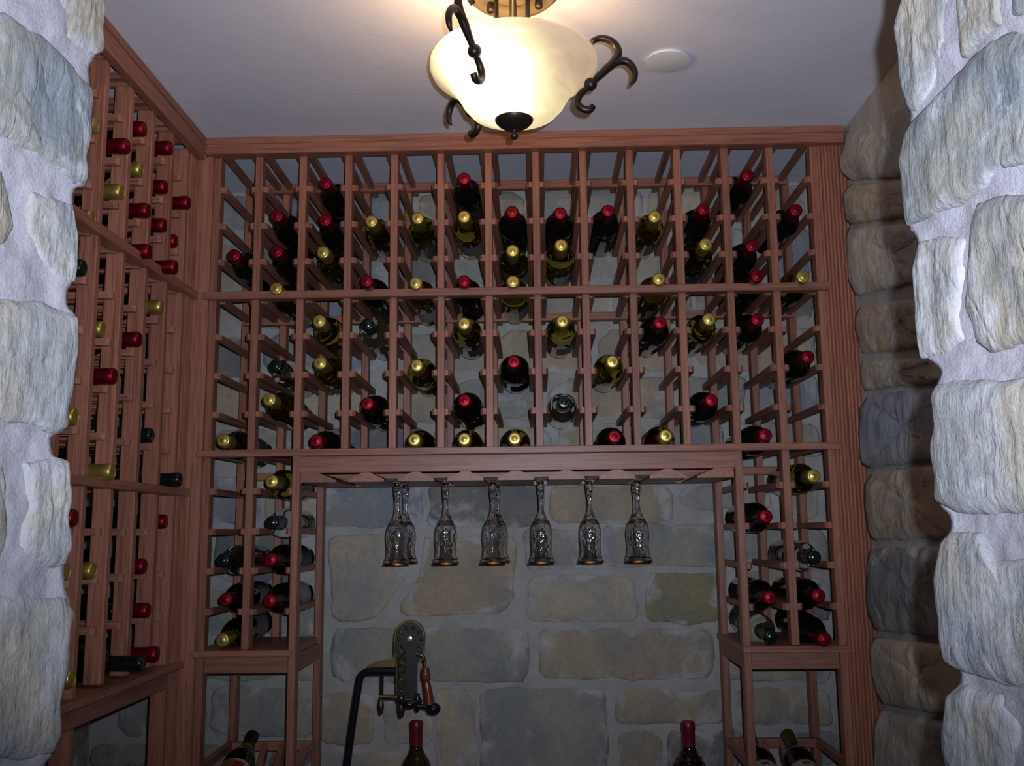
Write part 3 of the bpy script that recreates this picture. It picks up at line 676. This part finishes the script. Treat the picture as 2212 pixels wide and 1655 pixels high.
def text_mesh(txt, size, r, zc, mat, a0=0.0, ext=0.00025):
    cu = bpy.data.curves.new('t', 'FONT'); cu.body = txt; cu.size = size; cu.align_x = 'CENTER'; cu.extrude = 0
    o = bpy.data.objects.new('t', cu); COL.objects.link(o)
    me = bpy.data.meshes.new_from_object(o.evaluated_get(bpy.context.evaluated_depsgraph_get()))
    bpy.data.objects.remove(o); bpy.data.curves.remove(cu)
    bm = bmesh.new(); bm.from_mesh(me); bmesh.ops.subdivide_edges(bm, edges=[e for e in bm.edges if e.calc_length() > .004], cuts=2)
    for v in bm.verts:
        a = a0 + v.co.x / r; v.co = Vector((r * math.cos(a), r * math.sin(a), zc + v.co.y))
    me.clear_geometry(); bm.to_mesh(me); bm.free(); me.materials.clear(); me.materials.append(mat)
    return me
# bottles on the sloping display shelves
def lean(x, capmat, lab, side, glass, txt=True, ty=.215, tz=-.683):
    a = math.radians(23); d = Vector((0, -math.cos(a), -math.sin(a)))
    t = bottle('r', (x, ty, tz), d, lab, 'bottles leaning on the sloped display shelves', 0.0, None)
    for ch in list(t.children): bpy.data.objects.remove(ch)
    t.rotation_mode = 'XYZ'; t.rotation_euler = (-(math.pi / 2 - a), 0, 0)
    obj('glass', ME[glass], None, t)
    me = CP['r'].copy(); me.materials.clear(); me.materials.append(capmat); obj('capsule', me, None, t)
    return t
HP = -math.pi / 2
M_dkcap2 = plain('black_foil', (0.010, 0.006, 0.006), 0.4); M_olcap = plain('olive_foil', (0.060, 0.042, 0.006), 0.5)
M_brglass = plain('smoky_brown_glass', (0.012, 0.010, 0.010), 0.06)
# local -Y of a leaning bottle points up and forward, so labels centre on it
UPA = -math.pi / 2
t = lean(-.600, M_dkcap2, 'dark bottle with black capsule and colourful label leaning on left display shelf', 'l', 'r', ty=.215, tz=-.682)
obj('paper_label', band(.050, .158, .0364, UPA - 1.2, UPA + 1.2, M_cream), None, t)
obj('label_print', band(.105, .149, .03675, UPA - .35, UPA + .75, M_labelred), None, t, label='dark red picture on the label')
obj('label_print', band(.128, .153, .0370, UPA - .55, UPA + .1, M_labelgold), None, t, label='gold picture on the label')
obj('neck_label', band(.236, .246, .0158, UPA - 1.3, UPA + 1.3, M_labelgold), None, t)
for x, cm, lb, gl in ((.612, M_dkcap2, 'dark bottle with black capsule leaning on right display shelf behind the upright', 'r'),
                      (.704, M_olcap, 'bottle with olive capsule and cream label leaning on right display shelf', 'r')):
    t = lean(x, cm, lb, 'r', gl, ty=.215, tz=-.688)
    obj('paper_label', band(.050, .152, .0364, UPA - 1.25, UPA + 1.25, M_cream), None, t)
    obj('label_border', band(.148, .152, .0366, UPA - 1.25, UPA + 1.25, M_labelred), None, t)
    obj('label_print', band(.133, .141, .0367, UPA - .25, UPA + .25, M_labelgrey), None, t)
    obj('lettering', text_mesh('CANEY WINES', .0072, .0368, .121, M_labelgrey, UPA), None, t)
    obj('lettering', text_mesh('RED WINE', .0055, .0368, .108, M_labelred, UPA), None, t)
# standing bottles on the counter
def stand(x, y, ztop, label, net=False):
    t = thing('wine_bottle', label, 'bottle', (x, y, ztop - .3004), (0, 0, 0), 'bottles standing on the counter')
    obj('glass', ME['r'] if net else ME['ye'], None, t)
    obj('capsule', CP['w'], None, t)
    g = lathe([(.0149, .2445), (.0155, .246), (.0149, .2475)], 32); o = obj('capsule_ring', g, M_gold, t, label='thin gold line')
    obj('paper_label', band(.050, .150, .0364, HP - 1.5, HP + 1.5, M_cream), None, t)
    if net:
        bm = bmesh.new()
        for k in range(14):
            z = .055 + k * .0135; n_ = 16
            r = 0.0
            for (r0, z0), (r1, z1) in zip(BODY, BODY[1:]):
                if z0 <= z <= z1 and z1 > z0: r = r0 + (r1 - r0) * (z - z0) / (z1 - z0)
            for i in range(n_):
                a = 2 * math.pi * (i + .5 * (k % 2)) / n_
                m4 = Matrix.Translation((r * math.cos(a), r * math.sin(a), z)) @ Matrix.Diagonal((1, 1, 1, 1))
                bmesh.ops.create_icosphere(bm, subdivisions=1, radius=.0042 * min(1, r / .03 + .1), matrix=m4)
        o = obj('beaded_net', bm, plain('dark_beads', (.05, .012, .014), .15, .3), t, kind='stuff', label='dark glittering beads around the shoulder'); smooth(o)
    return t
M_wincap = plain('wine_foil', (0.12, 0.006, 0.018), 0.35, 0.1)
CP['w'] = mk(lathe(CAPS, 32), M_wincap)
M_amber = plain('amber_glass', (0.020, 0.014, 0.003), 0.03)
ME['ye'] = mk(lathe(BODY, 36), M_amber)
stand(-.186, .12, -.634, 'dark bottle with wine red capsule standing below the corkscrew')
stand(.452, .12, -.639, 'dark bottle in a glittering beaded net standing right of the opening', True)

# ------------------------------------------------------------------ hanging glasses
GP = [(.0, .0), (.032, .0), (.0335, .0012), (.030, .0028), (.012, .0052), (.0075, .010), (.0080, .020), (.0072, .034), (.0052, .052), (.0048, .066), (.0062, .080), (.0105, .092), (.0165, .101), (.0228, .112), (.0255, .126), (.0258, .140), (.0240, .156), (.0232, .168), (.0250, .182), (.0292, .194), (.0318, .2000)]
inner = [(.0308, .1995), (.0282, .193), (.0238, .181), (.0220, .168), (.0228, .156), (.0246, .140), (.0242, .126), (.0212, .114), (.0140, .105), (.0070, .101), (.0, .100)]
bm = lathe(GP + inner, 32)
for v in bm.verts:
    r = math.hypot(v.co.x, v.co.y)
    if r > 1e-5 and .100 < v.co.z < .194:
        k = 1 + .035 * math.cos(8 * math.atan2(v.co.y, v.co.x) + v.co.z * 40) * math.sin(math.pi * (v.co.z - .1) / .094); v.co.x *= k; v.co.y *= k
    elif r > 1e-5 and .012 < v.co.z < .098 and r < .02:
        k = 1 + .10 * math.cos(8 * math.atan2(v.co.y, v.co.x)); v.co.x *= k; v.co.y *= k
MG = mk(bm, M_crystal)
MGR = mk(lathe([(.0300, .1965), (.0317, .1995), (.0323, .2008), (.0308, .2008), (.0298, .1975)], 32), M_gold)
MGC = mk(lathe([(.0262, .1885), (.0272, .1895), (.0277, .1905), (.0266, .1900)], 32), M_gold)
for nrow, (xs, y, nm) in enumerate((((-.227, -.111, .001, .115, .230, .343), .060, 'front'), ((-.227, .001, .343), .165, 'rear'))):
    for k, x in enumerate(xs):
        if nrow == 0: lb = f'hammered crystal wine glass with gold rim hanging upside down, {ORD[k]} from left in front'
        else: lb = f'crystal wine glass hanging just behind the {["first", "third", "sixth"][k]} front glass'
        t = thing('wine_glass', lb, 'glass', (x + (.0 if nrow == 0 else .006), y, -.0692), (math.pi, 0, k * .7), 'wine glasses hanging under the rack')
        obj('glass_body', MG, None, t); obj('gilt_rim', MGR, None, t); obj('gilt_line', MGC, None, t)

# ------------------------------------------------------------------ ceiling lamp
lamp = thing('ceiling_lamp', 'lit ceiling lamp with alabaster glass bowl and dark scrolled iron arms', 'lamp', (LX, LY, CEIL))
o = obj('canopy', lathe([(.0, -.022), (.030, -.022), (.034, -.026), (.040, -.026), (.044, -.022), (.060, -.024), (.066, -.030), (.074, -.030), (.078, -.022), (.086, -.018), (.088, -.010), (.086, 0), (0, 0)], 56), plain('canopy_brass', (0.13, 0.10, 0.065), 0.45, 0.5), lamp); smooth(o, math.radians(50))
o = obj('stem', lathe([(.0, -.235), (.006, -.235), (.006, -.030), (.012, -.026), (.0, -.026)], 16), M_brass, lamp); smooth(o, 1)
for a in (-.6, 1.5, 3.6):
    o = obj('support_rod', tube([(math.cos(a) * .032, math.sin(a) * .032, -.020), (math.cos(a) * .032, math.sin(a) * .032, -.14)], .0042, 10), M_iron, lamp); smooth(o)
    o = obj('rod_nut', lathe([(0, -.040), (.0065, -.040), (.0075, -.034), (.0065, -.026), (0, -.026)], 12), M_iron, lamp, (math.cos(a + 1) * .05, math.sin(a + 1) * .05, 0)); smooth(o)
BP = [(.026, .505), (.050, .508), (.074, .518), (.0875, .533), (.0965, .549), (.106, .563), (.122, .577), (.140, .589), (.1455, .601), (.1450, .611), (.1405, .618), (.137, .619)]
BI = [(.135, .616), (.1395, .609), (.1400, .602), (.135, .592), (.117, .580), (.102, .567), (.0925, .553), (.0835, .537), (.071, .522), (.048, .512), (.026, .509)]
o = obj('glass_bowl', lathe([(r, z - CEIL) for r, z in BP + BI], 64), M_bowl, lamp); smooth(o)
o.data.transform(Matrix.Identity(4))
o = obj('finial', lathe([(r, z - CEIL) for r, z in ((0, .470), (.004, .4712), (.0068, .4755), (.0068, .480), (.004, .484), (.0085, .487), (.016, .490), (.026, .496), (.0325, .503), (.0345, .509), (.031, .512), (0, .512))], 32), M_iron, lamp); smooth(o)
def arm(az):
    t = Matrix.Rotation(az, 4, 'Z')
    P3 = lambda L: [t @ Vector((r, 0, z - CEIL)) for r, z in L]
    o = obj('scroll_arm', tube(P3([(.136, .574), (.150, .588), (.163, .601), (.176, .614), (.184, .630), (.180, .645), (.168, .655), (.152, .658), (.138, .652)]), [0.0052, 0.0063, 0.0077, 0.0075, 0.0069, 0.0063, 0.0063, 0.0056, 0.005], 10), M_iron, lamp); smooth(o)
    h = obj('outer_hook', tube(P3([(.163, .600), (.178, .612), (.193, .616), (.205, .609), (.212, .596), (.211, .582), (.205, .572)]), [0.0063, 0.0069, 0.0069, 0.0063, 0.0056, 0.005, 0.0025], 10), M_iron, o); smooth(h)
    h = obj('lower_hook', tube(P3([(.134, .568), (.122, .560), (.113, .549), (.111, .536), (.119, .527), (.131, .525), (.138, .532)]), [0.005, 0.0056, 0.0063, 0.0063, 0.0063, 0.0063, 0.0056], 10), M_iron, o); smooth(h)
    bm = bmesh.new(); bmesh.ops.create_uvsphere(bm, u_segments=20, v_segments=14, radius=.0115, matrix=Matrix.Translation(P3([(.134, .572)])[0]))
    h = obj('ball', bm, M_iron, o); smooth(h)
for a in (243, 3, 127): arm(math.radians(a))

o = obj('ceiling_disc', lathe([(0, -.0075), (.0445, -.0075), (.0462, -.0070), (.0465, -.0050), (.040, -.004), (.040, 0), (0, 0)], 56), M_white, None, (.3855, -.373, CEIL)); smooth(o, .8)
o['label'] = 'round white flush cover disc on the ceiling right of the lamp'; o['category'] = 'ceiling fitting'

# ------------------------------------------------------------------ corkscrew on its stand
YC = .10
def cp(x, y, dy=0.0):
    p = at_y(700 + x / 4.4125, 1280 + y / 4.4125, YC); return Vector((p.x, YC + dy, p.z))
base0 = cp(820, 435); PXW = (cp(1000, 435) - cp(900, 435)).length / 100
cs = thing('bar_corkscrew', 'brass lever bar corkscrew with cherry handle on a black stand', 'corkscrew', (base0.x, YC, -.935))
CO = Vector((base0.x, YC, -.935))
def cpart(name, bm, mat, sm=True, parent=cs, **kw):
    for v in bm.verts: v.co -= CO
    o = obj(name, bm, mat, parent, **kw)
    if sm: smooth(o, math.radians(45))
    return o
def cpoly(pts, y0, y1):
    return prism([(cp(*p).x, cp(*p).z) for p in pts], YC + y0, YC + y1, 'y')
arc = [(820 + 140 * math.cos(math.radians(a)), 430 - 155 * math.sin(math.radians(a))) for a in range(0, 181, 15)]
cpart('rear_casting', cpoly([(x + (-18 if x < 820 else -4), y - 8) for x, y in arc] + [(660, 560), (660, 620), (610, 655), (480, 670), (395, 715), (420, 750), (690, 800), (690, 985), (880, 985), (880, 690), (945, 640)], .012, .026), M_brass)
cpart('front_plate', cpoly(arc + [(672, 560), (690, 660), (690, 1000), (880, 1000), (880, 690), (905, 655), (940, 590)], -.004, .010), M_brassdk)
cpart('plate_rim', tube([cp(x, y, -.004) for x, y in arc[::2] + [(672, 560), (692, 660), (692, 1000)]], .0022, 6, 3), M_brass)
cpart('slide_bar', cpoly([(812, 480), (868, 480), (872, 985), (808, 985)], -.010, -.003), M_brassdk)
bm = lathe([(0, -.006), (.006, -.005), (.0075, 0), (.0075, .008), (0, .008)], 20)
for v in bm.verts: v.co = Vector((v.co.x, v.co.z, v.co.y)) + cp(820, 438, -.008)
cpart('pivot_pin', bm, plain('polished_brass', (.8, .72, .5), .2, .8), label='bright polished pivot pin')
for i, a in enumerate(range(-40, 221, 37)):
    bm = bmesh.new(); bmesh.ops.create_uvsphere(bm, u_segments=10, v_segments=8, radius=.0042, matrix=Matrix.Translation(cp(820 + 105 * math.cos(math.radians(a)), 440 - 108 * math.sin(math.radians(a)), -.004)))
    cpart('rivet', bm, M_brass)
for i in range(7):
    p = [(735, 560), (760, 620), (725, 690), (765, 750), (730, 820), (765, 880), (735, 940)][i]
    bm = bmesh.new(); bmesh.ops.create_uvsphere(bm, u_segments=10, v_segments=8, radius=.0038, matrix=Matrix.Translation(cp(*p, -.003)))
    cpart('vine_berry', bm, M_brass)
cpart('vine_relief', tube([cp(*p, -.0045) for p in ((750, 520), (775, 570), (725, 620), (720, 665), (770, 690), (775, 740), (725, 770), (722, 820), (768, 840), (772, 895), (730, 920), (735, 965))], .0020, 6, 5), M_brass)
cpart('vine_relief', tube([cp(*p, -.0045) for p in ((700, 540), (740, 600), (780, 640), (745, 700), (705, 730), (750, 790), (785, 860), (710, 900))], .0014, 6, 5), M_brass)
cpart('stand_pole', tube([cp(690, 752, .004), cp(520, 752, .004), cp(410, 760, .004), cp(350, 800, .004), cp(325, 900, .004), cp(270, 1250, .004), cp(215, 1655, .004), cp(150, 2150, .004), (cp(120, 2350).x, YC + .004, -.930)], .0088, 14, 8), M_steelblk, label='black bent stand pole')
bm = lathe([(0, 0), (.05, 0), (.05, .006), (.012, .014), (0, .014)], 32)
for v in bm.verts: v.co += Vector((cp(120, 2350).x, YC + .004, -.935))
cpart('stand_base', bm, M_steelblk)
cpart('clamp_rod', tube([cp(555, 780, -.002), cp(550, 975, -.002)], .0042, 10), M_steelblk)
cpart('clamp_bar', tube([cp(535, 990, -.002), cp(700, 1000, -.002)], .0052, 10), M_brass)
def knob(x, y, s, mat, name):
    bm = lathe([(0, -.0150 * s), (.003 * s, -.0140 * s), (.0045 * s, -.009 * s), (.0062 * s, -.002 * s), (.0058 * s, .006 * s), (.004 * s, .011 * s), (.0045 * s, .015 * s), (0, .016 * s)], 16)
    c = cp(x, y, -.004)
    for v in bm.verts: v.co += c
    cpart(name, bm, mat)
knob(545, 1085, 1.25, M_brass, 'clamp_knob'); knob(738, 1085, 1.7, M_brass, 'clamp_jaw'); knob(892, 1050, 1.4, M_steelblk, 'clamp_jaw')
cpart('yoke_ring', tube([cp(700, 1020, -.004), cp(815, 1060, -.012), cp(930, 1020, -.004)], [.006, .011, .006], 12), M_steelblk)
cpart('handle_arm', tube([cp(885, 585, -.004), cp(938, 600, -.006), cp(962, 660, -.006), cp(968, 730, -.006)], [.006, .005, .0035, .003], 10), M_brass)
cpart('handle_grip', tube([cp(968, 715, -.006), cp(972, 770, -.006), cp(975, 820, -.006), cp(978, 850, -.006), cp(992, 930, -.006), cp(1008, 1060, -.006)], [.0085, .0115, .0112, .0085, .0105, .0118], 16), M_cherry, label='turned cherry wood grip')
cpart('lever_shaft', tube([cp(880, 1075, -.006), cp(1000, 1090, -.006)], .0065, 12), M_steelblk)
bm = bmesh.new(); bmesh.ops.create_uvsphere(bm, u_segments=20, v_segments=14, radius=.0150, matrix=Matrix.Translation(cp(1045, 1105, -.006)) @ Matrix.Diagonal((1.15, 1, .95, 1)))
cpart('lever_knob', bm, M_steelblk)
